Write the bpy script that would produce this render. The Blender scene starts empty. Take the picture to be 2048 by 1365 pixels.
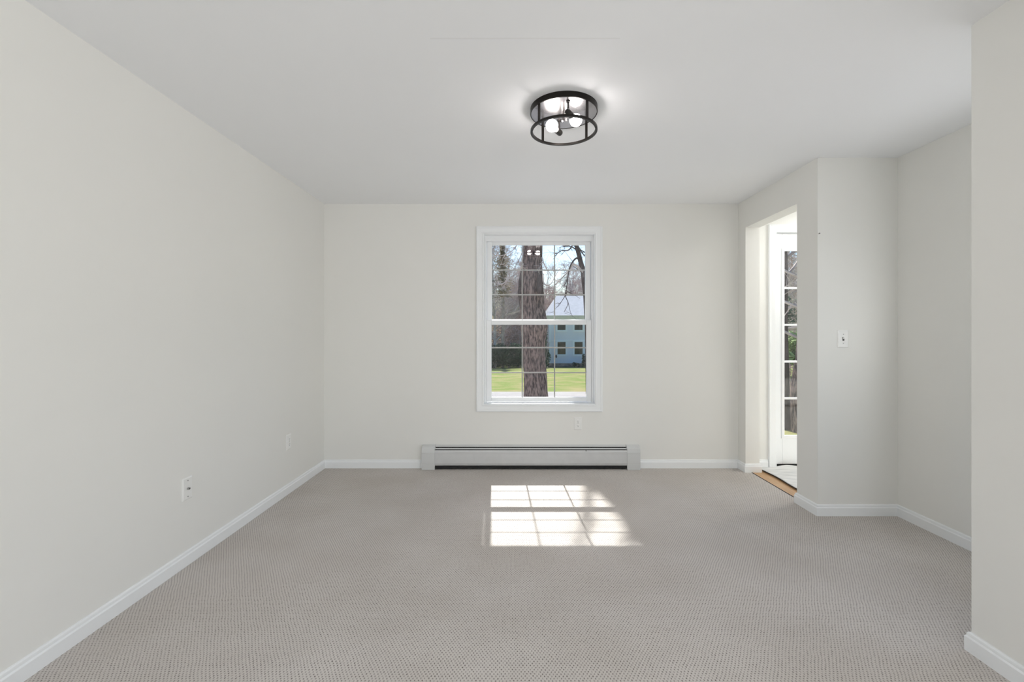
import bpy, math, random
from mathutils import Vector, Matrix
R = math.radians
random.seed(7)
scene = bpy.context.scene
COL = scene.collection

# ---------------------------------------------------------------- camera, sky, sun, exposure
F = 904.0                      # focal length in pixels of the 2048 px frame
CAMZ = 1.22
cam_d = bpy.data.cameras.new('camera'); cam = bpy.data.objects.new('camera', cam_d); COL.objects.link(cam)
cam_d.sensor_width = 36.0; cam_d.lens = F / 2048 * 36.0
cam_d.shift_x = -6.0 / 2048; cam_d.shift_y = -14.5 / 2048
cam_d.clip_start = 0.05; cam_d.clip_end = 500
cam.location = (0, 0, CAMZ); cam.rotation_euler = (R(90), 0, 0)
scene.camera = cam
scene.view_settings.view_transform = 'Standard'
scene.view_settings.look = 'None'
scene.view_settings.gamma = 1
scene.view_settings.use_curve_mapping = False
scene.view_settings.exposure = 0.08
scene.cycles.use_denoising = True
scene.cycles.diffuse_bounces = 7
scene.cycles.max_bounces = 14
scene.cycles.transparent_max_bounces = 16
scene.cycles.caustics_reflective = False
scene.cycles.sample_clamp_indirect = 8.0

W = bpy.data.worlds.new('sky'); scene.world = W; W.use_nodes = True
wn = W.node_tree; wn.nodes.clear()
sky = wn.nodes.new('ShaderNodeTexSky'); sky.sky_type = 'NISHITA'; sky.sun_disc = False
sky.sun_elevation = R(51); sky.sun_rotation = R(-3); sky.air_density = 1.0; sky.dust_density = 1.6; sky.ozone_density = 1.0
hs = wn.nodes.new('ShaderNodeHueSaturation'); hs.inputs['Saturation'].default_value = 1.5
wb = wn.nodes.new('ShaderNodeBackground'); wb.inputs[1].default_value = 0.19
wo = wn.nodes.new('ShaderNodeOutputWorld')
wn.links.new(sky.outputs[0], hs.inputs['Color']); wn.links.new(hs.outputs[0], wb.inputs[0]); wn.links.new(wb.outputs[0], wo.inputs[0])

sun_d = bpy.data.lights.new('sun', 'SUN'); sun = bpy.data.objects.new('sun', sun_d); COL.objects.link(sun)
sun_d.energy = 8.4; sun_d.angle = R(0.6); sun_d.color = (1.0, 0.98, 0.955)
sun.location = (-4, 80, 100)
sun.rotation_euler = Vector((0.038, -0.80, -1.0)).to_track_quat('-Z', 'Y').to_euler()

def area(name, loc, aim, sx, sy, power, color=(1, 1, 1)):
    d = bpy.data.lights.new(name, 'AREA'); d.shape = 'RECTANGLE'; d.size = sx; d.size_y = sy; d.energy = power; d.color = color
    o = bpy.data.objects.new(name, d); COL.objects.link(o); o.location = loc
    o.rotation_euler = Vector(aim).to_track_quat('-Z', 'Z').to_euler(); return o
# added fill lamps in invented openings: recess, beside and behind the camera
area('fill_light_right', (1.74, -0.5, 1.42), (-1, 0.0, 0.03), 1.18, 1.5, 32, (0.985, 0.99, 1.0))
area('fill_light_rear', (-1.25, -4.09, 1.4), (0, 1, 0), 0.85, 1.5, 33, (0.985, 0.99, 1.0))
area('fill_light_recess', (2.555, 1.95, 1.35), (-1, 0, 0.05), 0.8, 1.5, 4.6, (0.985, 0.99, 1.0))
area('hall_fill_light', (2.85, 3.62, 2.35), (0, 0, -1), 0.25, 0.25, 8, (1.0, 0.98, 0.96))  # added lamp to brighten the hall beyond the doorway

# ---------------------------------------------------------------- materials
def mat(name, color, rough=0.6, metal=0.0, var=0.0, scale=5.0, stretch=(1, 1, 1), bump=0.0, color2=None, spec=0.5, emit=None, detail=4.0, lo=0.35, hi=0.65):
    m = bpy.data.materials.new(name); m.use_nodes = True; nt = m.node_tree; b = nt.nodes['Principled BSDF']
    b.inputs['Roughness'].default_value = rough; b.inputs['Metallic'].default_value = metal
    b.inputs['Specular IOR Level'].default_value = spec
    c = (*color, 1)
    tc = nt.nodes.new('ShaderNodeTexCoord'); mp = nt.nodes.new('ShaderNodeMapping'); mp.inputs['Scale'].default_value = stretch
    nz = nt.nodes.new('ShaderNodeTexNoise'); nz.inputs['Scale'].default_value = scale; nz.inputs['Detail'].default_value = detail
    nt.links.new(tc.outputs['Object'], mp.inputs[0]); nt.links.new(mp.outputs[0], nz.inputs['Vector'])
    if color2 is None:
        color2 = tuple(max(0, v * (1 - var)) for v in color)
    cr = nt.nodes.new('ShaderNodeValToRGB')
    cr.color_ramp.elements[0].position = lo; cr.color_ramp.elements[0].color = (*color2, 1)
    cr.color_ramp.elements[1].position = hi; cr.color_ramp.elements[1].color = c
    nt.links.new(nz.outputs['Fac'], cr.inputs[0]); nt.links.new(cr.outputs[0], b.inputs['Base Color'])
    if bump:
        bp = nt.nodes.new('ShaderNodeBump'); bp.inputs['Strength'].default_value = bump; bp.inputs['Distance'].default_value = 0.01
        nt.links.new(nz.outputs['Fac'], bp.inputs['Height']); nt.links.new(bp.outputs[0], b.inputs['Normal'])
    if emit:
        b.inputs['Emission Color'].default_value = (*emit[0], 1); b.inputs['Emission Strength'].default_value = emit[1]
    return m

M_wall = mat('wall_paint', (0.85, 0.846, 0.815), 0.75, var=0.015, scale=1.3, bump=0.0, spec=0.3)
M_ceil = mat('ceiling_paint', (0.915, 0.928, 0.945), 0.85, var=0.01, scale=1.0, spec=0.2)
M_hall = mat('hall_wall_paint', (0.84, 0.835, 0.815), 0.75, var=0.01, scale=1.0, spec=0.3)
M_trim = mat('white_trim_paint', (0.90, 0.92, 0.93), 0.38, var=0.01, scale=3)
M_vinyl = mat('white_vinyl', (0.90, 0.915, 0.925), 0.35, var=0.02, scale=6)
M_plate = mat('white_plastic', (0.88, 0.88, 0.86), 0.35, var=0.01)
M_plate2 = mat('white_plastic_face', (0.92, 0.92, 0.90), 0.3, var=0.01)
M_slot = mat('dark_slot', (0.03, 0.03, 0.03), 0.6, var=0.2)
M_screw = mat('screw_metal', (0.35, 0.35, 0.34), 0.35, metal=0.8, var=0.1)
M_seam = mat('seam_filler', (0.74, 0.745, 0.75), 0.9, var=0.02)
M_heat = mat('heater_enamel', (0.66, 0.665, 0.665), 0.45, var=0.05, scale=14)
M_heat2 = mat('heater_enamel_cap', (0.66, 0.67, 0.665), 0.4, var=0.03, scale=10)
M_black = mat('black_interior', (0.012, 0.012, 0.012), 0.8, var=0.2)
M_fin = mat('aluminium_fin', (0.12, 0.12, 0.12), 0.5, metal=0.6, var=0.2)
M_bronze = mat('black_bronze', (0.022, 0.019, 0.017), 0.38, metal=0.7, var=0.2, scale=20)
M_nickel = mat('satin_reflector', (0.36, 0.345, 0.345), 0.24, metal=0.95, var=0.03, scale=9)
M_bulb = mat('lit_bulb', (1, 1, 1), 0.3, emit=((1.0, 0.93, 0.90), 38.0))
M_socket = mat('socket_cap', (0.03, 0.027, 0.025), 0.4, metal=0.4, var=0.2)
M_grid = mat('grille_bar', (0.52, 0.50, 0.49), 0.5, var=0.05)
M_rubber = mat('black_rubber', (0.012, 0.012, 0.013), 0.6, var=0.2)

def glass_mat():
    m = bpy.data.materials.new('window_glass'); m.use_nodes = True; nt = m.node_tree; nt.nodes.clear()
    o = nt.nodes.new('ShaderNodeOutputMaterial'); mx = nt.nodes.new('ShaderNodeMixShader')
    t = nt.nodes.new('ShaderNodeBsdfTransparent'); t.inputs[0].default_value = (0.97, 0.98, 0.975, 1)
    g = nt.nodes.new('ShaderNodeBsdfGlossy'); g.inputs['Roughness'].default_value = 0.012
    f = nt.nodes.new('ShaderNodeFresnel'); f.inputs[0].default_value = 1.5
    ml = nt.nodes.new('ShaderNodeMath'); ml.operation = 'MULTIPLY'; ml.inputs[1].default_value = 1.0; ml.use_clamp = True
    ge = nt.nodes.new('ShaderNodeNewGeometry'); ir = nt.nodes.new('ShaderNodeMapRange')      # same index of refraction seen from either face of the pane
    ir.inputs['To Min'].default_value = 1.5; ir.inputs['To Max'].default_value = 1 / 1.5
    nt.links.new(ge.outputs['Backfacing'], ir.inputs['Value']); nt.links.new(ir.outputs[0], f.inputs['IOR'])
    nt.links.new(f.outputs[0], ml.inputs[0]); nt.links.new(ml.outputs[0], mx.inputs[0])
    nt.links.new(t.outputs[0], mx.inputs[1]); nt.links.new(g.outputs[0], mx.inputs[2]); nt.links.new(mx.outputs[0], o.inputs[0])
    return m
M_glass = glass_mat()

def carpet_mat():
    m = bpy.data.materials.new('berber_carpet'); m.use_nodes = True; nt = m.node_tree; b = nt.nodes['Principled BSDF']
    N = nt.nodes.new; L = nt.links.new
    b.inputs['Roughness'].default_value = 0.95; b.inputs['Specular IOR Level'].default_value = 0.1
    tc = N('ShaderNodeTexCoord')
    wob = N('ShaderNodeTexNoise'); wob.inputs['Scale'].default_value = 11; wob.inputs['Detail'].default_value = 5
    L(tc.outputs['Object'], wob.inputs['Vector'])
    sc_ = N('ShaderNodeVectorMath'); sc_.operation = 'SCALE'; sc_.inputs['Scale'].default_value = 0.014
    L(wob.outputs['Color'], sc_.inputs[0])
    ad = N('ShaderNodeVectorMath'); ad.operation = 'ADD'; L(tc.outputs['Object'], ad.inputs[0]); L(sc_.outputs[0], ad.inputs[1])
    sp = N('ShaderNodeSeparateXYZ'); L(ad.outputs[0], sp.inputs[0])
    def math_(op, a, b_=None):
        n = N('ShaderNodeMath'); n.operation = op
        for i, v in enumerate((a, b_)):
            if v is None: continue
            if isinstance(v, (int, float)): n.inputs[i].default_value = v
            else: L(v, n.inputs[i])
        return n.outputs[0]
    sx = math_('SINE', math_('MULTIPLY', sp.outputs[0], 2 * math.pi / 0.0134))
    sy = math_('SINE', math_('MULTIPLY', sp.outputs[1], 2 * math.pi / 0.0212))
    pr = math_('MULTIPLY', sx, sy)
    mr = N('ShaderNodeMapRange'); mr.interpolation_type = 'SMOOTHSTEP'
    mr.inputs['From Min'].default_value = 0.05; mr.inputs['From Max'].default_value = 0.95
    L(pr, mr.inputs['Value'])
    fine = N('ShaderNodeTexNoise'); fine.inputs['Scale'].default_value = 190; fine.inputs['Detail'].default_value = 2
    L(tc.outputs['Object'], fine.inputs['Vector'])
    big = N('ShaderNodeTexNoise'); big.inputs['Scale'].default_value = 2.2; big.inputs['Detail'].default_value = 3
    L(tc.outputs['Object'], big.inputs['Vector'])
    base = N('ShaderNodeMix'); base.data_type = 'RGBA'
    base.inputs['A'].default_value = (0.70, 0.652, 0.606, 1); base.inputs['B'].default_value = (0.77, 0.725, 0.685, 1)
    mb = N('ShaderNodeMapRange'); mb.inputs['From Min'].default_value = 0.35; mb.inputs['From Max'].default_value = 0.65
    L(big.outputs['Fac'], mb.inputs['Value']); L(mb.outputs[0], base.inputs['Factor'])
    fm = N('ShaderNodeMix'); fm.data_type = 'RGBA'; fm.blend_type = 'MULTIPLY'; fm.inputs['Factor'].default_value = 0.36
    L(base.outputs['Result'], fm.inputs['A']); L(fine.outputs['Fac'], fm.inputs['B'])
    pit = N('ShaderNodeMix'); pit.data_type = 'RGBA'; pit.inputs['B'].default_value = (0.15, 0.13, 0.118, 1)
    dv = N('ShaderNodeTexNoise'); dv.inputs['Scale'].default_value = 55; dv.inputs['Detail'].default_value = 1; L(tc.outputs['Object'], dv.inputs['Vector'])
    dr = N('ShaderNodeMapRange'); dr.inputs['From Min'].default_value = 0.3; dr.inputs['From Max'].default_value = 0.7; dr.inputs['To Min'].default_value = 0.35; dr.inputs['To Max'].default_value = 1.0
    L(dv.outputs['Fac'], dr.inputs['Value'])
    L(math_('MULTIPLY', mr.outputs[0], dr.outputs[0]), pit.inputs['Factor']); L(fm.outputs['Result'], pit.inputs['A'])
    L(pit.outputs['Result'], b.inputs['Base Color'])
    bp = N('ShaderNodeBump'); bp.inputs['Strength'].default_value = 0.35; bp.inputs['Distance'].default_value = 0.002; bp.invert = True
    L(mr.outputs[0], bp.inputs['Height']); L(bp.outputs[0], b.inputs['Normal'])
    return m
M_carpet = carpet_mat()
M_oak = mat('oak_board', (0.62, 0.39, 0.20), 0.4, color2=(0.50, 0.29, 0.13), scale=7, stretch=(14, 1, 1), detail=5)
M_mat = mat('grey_mat_weave', (0.80, 0.80, 0.785), 0.9, color2=(0.60, 0.61, 0.60), scale=5, stretch=(1, 5, 1), detail=6, lo=0.3, hi=0.6)
M_matedge = mat('mat_edge', (0.06, 0.05, 0.045), 0.9, var=0.2)

# outdoors
M_grass = mat('lawn_grass', (0.15, 0.20, 0.045), 0.95, color2=(0.26, 0.23, 0.10), scale=1.1, detail=8, spec=0.1, lo=0.36, hi=0.6)
M_yard = mat('pale_bounce_gravel', (0.58, 0.56, 0.535), 0.95, var=.35, scale=1.5, detail=7, spec=0.1)  # unseen ground, tone raised to bounce sunlight into the room
M_woodfloor = mat('leaf_litter', (0.30, 0.23, 0.15), 0.95, color2=(0.17, 0.21, 0.06), scale=0.8, detail=7, spec=0.1)
M_road = mat('pale_asphalt', (0.34, 0.32, 0.305), 0.9, var=0.12, scale=2, spec=0.2)
M_mulch = mat('bark_mulch', (0.09, 0.07, 0.065), 0.95, var=0.5, scale=6)
M_bark = mat('furrowed_bark', (0.32, 0.222, 0.185), 0.95, color2=(0.06, 0.042, 0.038), scale=9, stretch=(3.2, 3.2, 0.8), detail=9, bump=1.0, spec=0.1, lo=0.38, hi=0.62)
M_burl = mat('dark_burl_bark', (0.13, 0.095, 0.088), 0.95, color2=(0.05, 0.037, 0.033), scale=4, stretch=(4, 4, 1), detail=7, bump=0.8, spec=0.1)
M_twig = mat('twig_bark', (0.64, 0.53, 0.48), 0.95, var=0.4, scale=3, spec=0.1)
M_wood1 = mat('forest_bark', (0.60, 0.45, 0.41), 0.95, var=0.4, scale=2, spec=0.1)
M_wood2 = mat('forest_bark_grey', (0.66, 0.57, 0.54), 0.95, var=0.4, scale=2, spec=0.1)
M_ever = mat('dark_evergreen', (0.055, 0.095, 0.05), 0.8, var=0.6, scale=3, spec=0.2)
M_ever2 = mat('blue_green_evergreen', (0.11, 0.18, 0.10), 0.8, var=0.5, scale=3, spec=0.2)
M_pine = mat('bronze_pine', (0.40, 0.27, 0.16), 0.85, color2=(0.22, 0.19, 0.10), scale=2, spec=0.2)
M_fresh = mat('fresh_green_foliage', (0.30, 0.40, 0.13), 0.7, var=0.4, scale=4, spec=0.2)
M_brush = mat('brown_brush', (0.52, 0.38, 0.34), 0.95, var=0.4, scale=3, spec=0.1)
M_siding = mat('pale_siding', (0.87, 0.845, 0.88), 0.6, var=0.03, scale=1)
M_white = mat('white_house_trim', (0.95, 0.95, 0.96), 0.5, var=0.02)
M_cream = mat('cream_frieze', (0.95, 0.84, 0.70), 0.6, var=0.05)
M_roof = mat('grey_shingle', (0.42, 0.435, 0.47), 0.9, var=0.12, scale=3)
M_pane = mat('dark_house_pane', (0.03, 0.035, 0.04), 0.15, var=0.5, scale=3)
M_stone = mat('foundation_stone', (0.60, 0.44, 0.33), 0.9, color2=(0.2, 0.14, 0.12), scale=2.2, detail=3)
M_dark = mat('dark_cover', (0.035, 0.03, 0.045), 0.5, var=0.3)

def siding_bump(m, pitch):
    nt = m.node_tree; b = nt.nodes['Principled BSDF']
    tc = nt.nodes.new('ShaderNodeTexCoord'); sp = nt.nodes.new('ShaderNodeSeparateXYZ'); nt.links.new(tc.outputs['Object'], sp.inputs[0])
    mu = nt.nodes.new('ShaderNodeMath'); mu.operation = 'MULTIPLY'; mu.inputs[1].default_value = 1 / pitch; nt.links.new(sp.outputs[2], mu.inputs[0])
    fr = nt.nodes.new('ShaderNodeMath'); fr.operation = 'FRACT'; nt.links.new(mu.outputs[0], fr.inputs[0])
    bp = nt.nodes.new('ShaderNodeBump'); bp.inputs['Strength'].default_value = 0.8; bp.inputs['Distance'].default_value = 0.03
    nt.links.new(fr.outputs[0], bp.inputs['Height']); nt.links.new(bp.outputs[0], b.inputs['Normal'])

# ---------------------------------------------------------------- mesh helpers
class MB:
    def __init__(s): s.v = []; s.f = []
    def add(s, vs, fs):
        n = len(s.v); s.v += [tuple(v) for v in vs]; s.f += [tuple(n + i for i in f) for f in fs]; return s
    def box(s, x0, x1, y0, y1, z0, z1):
        return s.add([(x0, y0, z0), (x1, y0, z0), (x1, y1, z0), (x0, y1, z0), (x0, y0, z1), (x1, y0, z1), (x1, y1, z1), (x0, y1, z1)],
                     [(0, 3, 2, 1), (4, 5, 6, 7), (0, 1, 5, 4), (1, 2, 6, 5), (2, 3, 7, 6), (3, 0, 4, 7)])
    def plate(s, M, w, h, t, bev):      # bevelled plate lying in local xz, front towards -y
        w /= 2; h /= 2
        vs = [(-w, 0, -h), (w, 0, -h), (w, 0, h), (-w, 0, h), (-w, -t * .4, -h), (w, -t * .4, -h), (w, -t * .4, h), (-w, -t * .4, h),
              (-w + bev, -t, -h + bev), (w - bev, -t, -h + bev), (w - bev, -t, h - bev), (-w + bev, -t, h - bev)]
        fs = [(3, 2, 1, 0), (8, 9, 10, 11)]
        for a in (0, 4):
            for k in range(4): fs.append((a + k, a + (k + 1) % 4, a + 4 + (k + 1) % 4, a + 4 + k))
        return s.add([M @ Vector(v) for v in vs], fs)
    def tube(s, pts, rad, n=8, cap=True):
        pts = [Vector(p) for p in pts]
        if isinstance(rad, (int, float)): rad = [rad] * len(pts)
        prev = None; base = len(s.v)
        for i, p in enumerate(pts):
            d = (pts[min(i + 1, len(pts) - 1)] - pts[max(i - 1, 0)])
            if d.length < 1e-9: d = Vector((0, 0, 1))
            d.normalize()
            if prev is None:
                a = d.orthogonal().normalized()
            else:
                a = prev - d * prev.dot(d); a = a.normalized() if a.length > 1e-6 else d.orthogonal().normalized()
            prev = a; b = d.cross(a)
            for k in range(n):
                t = 2 * math.pi * k / n
                s.v.append(tuple(p + (a * math.cos(t) + b * math.sin(t)) * rad[i]))
        for i in range(len(pts) - 1):
            for k in range(n):
                s.f.append((base + i * n + k, base + i * n + (k + 1) % n, base + (i + 1) * n + (k + 1) % n, base + (i + 1) * n + k))
        if cap:
            s.f.append(tuple(base + k for k in range(n))[::-1]); e = base + (len(pts) - 1) * n; s.f.append(tuple(e + k for k in range(n)))
        return s
    def lathe(s, prof, M=Matrix(), n=48, close=False):
        base = len(s.v)
        for (r, z) in prof:
            for k in range(n):
                t = 2 * math.pi * k / n; s.v.append(tuple(M @ Vector((r * math.cos(t), r * math.sin(t), z))))
        m = len(prof)
        for i in range(m if close else m - 1):
            j = (i + 1) % m
            for k in range(n):
                s.f.append((base + i * n + k, base + i * n + (k + 1) % n, base + j * n + (k + 1) % n, base + j * n + k))
        return s
    def sphere(s, c, r, n=20, m=12, sc=(1, 1, 1)):
        prof = []
        c = Vector(c); base = len(s.v)
        for i in range(m + 1):
            ph = math.pi * i / m
            for k in range(n):
                t = 2 * math.pi * k / n
                s.v.append((c.x + r * sc[0] * math.sin(ph) * math.cos(t), c.y + r * sc[1] * math.sin(ph) * math.sin(t), c.z - r * sc[2] * math.cos(ph)))
        for i in range(m):
            for k in range(n):
                s.f.append((base + i * n + k, base + i * n + (k + 1) % n, base + (i + 1) * n + (k + 1) % n, base + (i + 1) * n + k))
        return s
    def build(s, name, m, parent=None, smooth=False, bevel=0.0, origin=None, angle=40):
        me = bpy.data.meshes.new(name)
        o = bpy.data.objects.new(name, me); COL.objects.link(o)
        org = Vector(origin) if origin is not None else Vector((0, 0, 0))
        me.from_pydata([tuple(Vector(v) - org) for v in s.v], [], s.f); me.update()
        me.materials.append(m)
        if parent is not None:
            o.parent = parent; o.location = org - wloc(parent)
        else: o.location = org
        if smooth:
            for p in me.polygons: p.use_smooth = True
            me.set_sharp_from_angle(angle=R(angle))
        if bevel:
            b = o.modifiers.new('edge', 'BEVEL'); b.width = bevel; b.segments = 2; b.limit_method = 'ANGLE'; b.angle_limit = R(40)
        return o
def wloc(o):
    v = Vector(o.location)
    while o.parent: o = o.parent; v += Vector(o.location)
    return v
def tag(o, label=None, cat=None, group=None, kind=None):
    if label: o['label'] = label
    if cat: o['category'] = cat
    if group: o['group'] = group
    if kind: o['kind'] = kind
    return o
def empty(name, loc, label=None, cat=None, group=None, kind=None):
    o = bpy.data.objects.new(name, None); COL.objects.link(o); o.location = loc; o.empty_display_size = 0.1
    return tag(o, label, cat, group, kind)
def struct(name, mb, m, label, cat, **k):
    return tag(mb.build(name, m, **k), label, cat, kind='structure')

# ---------------------------------------------------------------- room shell
XL, XR, YB, H = -1.735, 2.03, 4.11, 2.402
XA, YA = 2.567, 3.033          # alcove side wall, alcove end wall
XP, YP = 1.75, 1.733           # near wall corner on the right
YR = -4.1
HX = 3.45
WX0, WX1, WZ0, WZ1 = -0.286, 0.727, 0.577, 2.129     # window opening
DX0, DX1, DZ1 = 2.37, 3.28, 2.15                      # exterior door opening

b = MB().box(XL - .16, WX0, YB, YB + .16, 0, H).box(WX1, DX0, YB, YB + .16, 0, H).box(DX1, HX + .12, YB, YB + .16, 0, H)
b.box(WX0, WX1, YB, YB + .16, 0, WZ0).box(WX0, WX1, YB, YB + .16, WZ1, H).box(DX0, DX1, YB, YB + .16, DZ1, H)
struct('wall_back', b, M_wall, 'warm white painted far wall holding the double hung window', 'wall')
b = MB().box(XL - .16, XL, YR, YB, 0, H)
struct('wall_left', b, M_wall, 'long blank warm white wall on the left with two wall plates', 'wall')
b = MB().box(XR, XR + .123, YA, 3.254, 0, H).box(XR, XR + .123, 3.98, YB, 0, H).box(XR, XR + .123, 3.254, 3.98, 2.157, H)
struct('wall_right', b, M_wall, 'short warm white wall pierced by the open doorway to the hall', 'wall')
b = MB().box(XR + .123, HX + .12, YA, YA + .12, 0, H)
b.box(XR, XR + .123, YA - .0005, YA, 0, H)
struct('wall_alcove', b, M_wall, 'narrow wall facing the camera that carries the light switch', 'wall')
b = MB().box(XA, XA + .12, 1.3, 1.53, 0, H).box(XA, XA + .12, 2.37, YA, 0, H).box(XA, XA + .12, 1.53, 2.37, 0, .58).box(XA, XA + .12, 1.53, 2.37, 2.12, H)  # gap out of view, cut for the added recess lamp
struct('wall_recess', b, M_wall, 'recessed right wall between the switch wall and the near wall', 'wall')
b = MB().box(XP, XP + .12, .12, YP, 0, H).box(XP, XP + .12, YR, -1.12, 0, H).box(XP, XP + .12, -1.12, .12, 0, .65).box(XP, XP + .12, -1.12, .12, 2.2, H).box(XP + .12, XA, 1.3, 1.42, 0, H)  # unseen opening made for the right-hand fill lamp
struct('wall_near', b, M_wall, 'near right wall ending in an outside corner at the frame edge', 'wall')
struct('wall_rear', MB().box(XL - .16, -1.69, YR - .12, YR, 0, H).box(-.81, XP + .12, YR - .12, YR, 0, H).box(-1.69, -.81, YR - .12, YR, 0, .63).box(-1.69, -.81, YR - .12, YR, 2.17, H), M_wall, 'wall closing the room behind the camera', 'wall')  # opening behind the camera invented to hold the rear fill lamp
struct('wall_hall', MB().box(HX, HX + .12, YA + .12, YB, 0, H), M_hall, 'side wall of the small hall beyond the doorway', 'wall')
ceil = struct('ceiling', MB().box(XL - .16, HX + .12, YR - .12, YB + .16, H, H + .15), M_ceil, 'flat matte white ceiling of the room', 'ceiling')
MB().box(-.34, .42, 1.809, 1.8105, H - .0004, H).build('seam', M_seam, ceil)

b = MB(); b.box(XL, XR + .05, YR, YB, -.02, 0); b.box(XR + .05, XA, 1.42, YA, -.02, 0)
struct('floor', b, M_carpet, 'beige looped carpet with a fine pitted weave', 'carpet')
struct('floor_hall', MB().box(XR + .05, HX, YA + .12, YB, -.02, -.001), M_oak, 'honey oak floor strip inside the doorway to the hall', 'floor')
struct('trim_1', MB().box(XR + .046, XR + .052, 3.254, 3.98, 0, .003), M_rubber, 'dark edging line between carpet and oak board', 'edging')
struct('foundation_slab', MB().box(XL - .16, HX + .12, YR - .12, YB + .16, -.9, -.021), M_stone, 'concrete base under the room', 'slab')

# baseboards: profile swept to the right-hand side of a polyline
PROF = [(0, 0), (.014, 0), (.0145, .054), (.0125, .057), (.0095, .060), (.0098, .066), (.0085, .071), (.0045, .0745), (0, .0755)]
def sweep(mb, pts, prof=PROF, z=0.0):
    n = len(pts); base = len(mb.v); m = len(prof)
    for i, p in enumerate(pts):
        p = Vector(p)
        def nrm(a, c):
            d = (Vector(c) - Vector(a)).normalized(); return Vector((d.y, -d.x))
        if i == 0: off = nrm(pts[0], pts[1])
        elif i == n - 1: off = nrm(pts[-2], pts[-1])
        else:
            n1, n2 = nrm(pts[i - 1], pts[i]), nrm(pts[i], pts[i + 1]); s_ = n1 + n2; off = s_ / max(.2, s_.dot(n1))
        for (o, h) in prof: mb.v.append((p.x + off.x * o, p.y + off.y * o, z + h))
    for i in range(n - 1):
        for k in range(m):
            j = (k + 1) % m
            mb.f.append((base + i * m + k, base + i * m + j, base + (i + 1) * m + j, base + (i + 1) * m + k))
    mb.f.append(tuple(base + k for k in range(m))); mb.f.append(tuple(base + (n - 1) * m + k for k in range(m))[::-1])
    return mb
HE0, HE1 = -.836, 1.122
struct('baseboard_left', sweep(MB(), [(XL, YR), (XL, YB), (HE0 + .002, YB)]), M_trim, 'white baseboard along the left wall turning to the heater', 'baseboard', smooth=True, angle=25)
struct('baseboard_back', sweep(MB(), [(HE1 - .002, YB), (XR, YB), (XR, 3.98), (XR + .123, 3.98), (XR + .123, YB), (2.296, YB)]), M_trim, 'white baseboard from the heater into the doorway jamb', 'baseboard', smooth=True, angle=25)
struct('baseboard_right', sweep(MB(), [(XR + .123, 3.254), (XR, 3.254), (XR, YA), (XA, YA), (XA, 1.42), (XP + .12, 1.42), (XP + .12, YP), (XP, YP), (XP, YR)]), M_trim, 'white baseboard around the switch wall, recess and near wall', 'baseboard', smooth=True, angle=25)
struct('baseboard_rear', sweep(MB(), [(XP, YR), (XL, YR)]), M_trim, 'white baseboard behind the camera', 'baseboard')

# ---------------------------------------------------------------- window
def ring(mb, x0, x1, z0, z1, w, y0, y1, wb=None, wt=None, wr=None):   # rectangular frame
    wb = w if wb is None else wb; wt = w if wt is None else wt; wr = w if wr is None else wr
    mb.box(x0, x0 + w, y0, y1, z0, z1); mb.box(x1 - wr, x1, y0, y1, z0, z1)
    mb.box(x0 + w, x1 - wr, y0, y1, z0, z0 + wb); mb.box(x0 + w, x1 - wr, y0, y1, z1 - wt, z1); return mb
def picture_frame(mb, x0, x1, z0, z1, prof, y):    # mitred moulding around an opening; prof = (outward offset, depth into room)
    cs = [(x0, z0, -1, -1), (x1, z0, 1, -1), (x1, z1, 1, 1), (x0, z1, -1, 1)]
    base = len(mb.v); m = len(prof)
    for (x, z, sx, sz) in cs:
        for (o, d) in prof: mb.v.append((x + sx * o, y - d, z + sz * o))
    for i in range(4):
        j = (i + 1) % 4
        for k in range(m):
            l = (k + 1) % m; mb.f.append((base + i * m + k, base + i * m + l, base + j * m + l, base + j * m + k))
    return mb
win = empty('window_1', ((WX0 + WX1) / 2, YB, WZ0), 'white double hung window with grille bars in the far wall', 'window', kind='structure')
CAS = [(0, 0), (0, .016), (.004, .019), (.010, .019), (.013, .015), (.046, .019), (.052, .023), (.058, .023), (.065, .018), (.066, 0)]
picture_frame(MB(), WX0, WX1, WZ0, WZ1, CAS, YB).build('casing', M_trim, win, smooth=True, angle=25)
ring(MB(), WX0, WX1, WZ0, WZ1, .006, YB - .012, YB + .16, wb=.006).build('jamb', M_trim, win, bevel=.001)
ring(MB(), WX0 + .006, WX1 - .006, WZ0 + .006, WZ1 - .006, .017, YB + .045, YB + .15, wb=.004, wt=.05).build('track', M_vinyl, win, bevel=.0015)
SX0, SX1 = WX0 + .024, WX1 - .024
y0 = 4.165
lower = ring(MB(), SX0, SX1, .592, 1.345, .045, y0, y0 + .032, wb=.043, wt=.042, wr=.043).build('lower_sash', M_vinyl, win, bevel=.003)
gx0, gx1 = SX0 + .045, SX1 - .043
MB().box(gx0 - .005, gx1 + .005, y0 + .017, y0 + .021, .63, 1.308).build('glass_pane', M_glass, lower)
y1 = y0 + .036
upper = ring(MB(), SX0 + .003, SX1 - .003, 1.312, 2.082, .045, y1, y1 + .032, wb=.042, wt=.036, wr=.046).build('upper_sash', M_vinyl, win, bevel=.003)
MB().box(gx0 + .0, gx1 - .0, y1 + .017, y1 + .021, 1.35, 2.05).build('glass_pane', M_glass, upper)
def grille(sash, yy, z0, z1, zs, k):
    for px in (1044.5, 1109.2):
        x = (px - 1030) * (yy) / F
        MB().box(x - .0055, x + .0055, yy, yy + .005, z0, z1).build('grille_bar', M_grid, sash, bevel=.001)
    for z in zs:
        MB().box(gx0 - .002, gx1 + .002, yy + .0005, yy + .0055, z - .0055, z + .0055).build('grille_bar', M_grid, sash, bevel=.001)
def zpx(py, D): return CAMZ - (py - 668) * D / F
grille(lower, y0 + .0225, .634, 1.304, [zpx(696, y0 + .022), zpx(746, y0 + .022)], 0)
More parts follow.
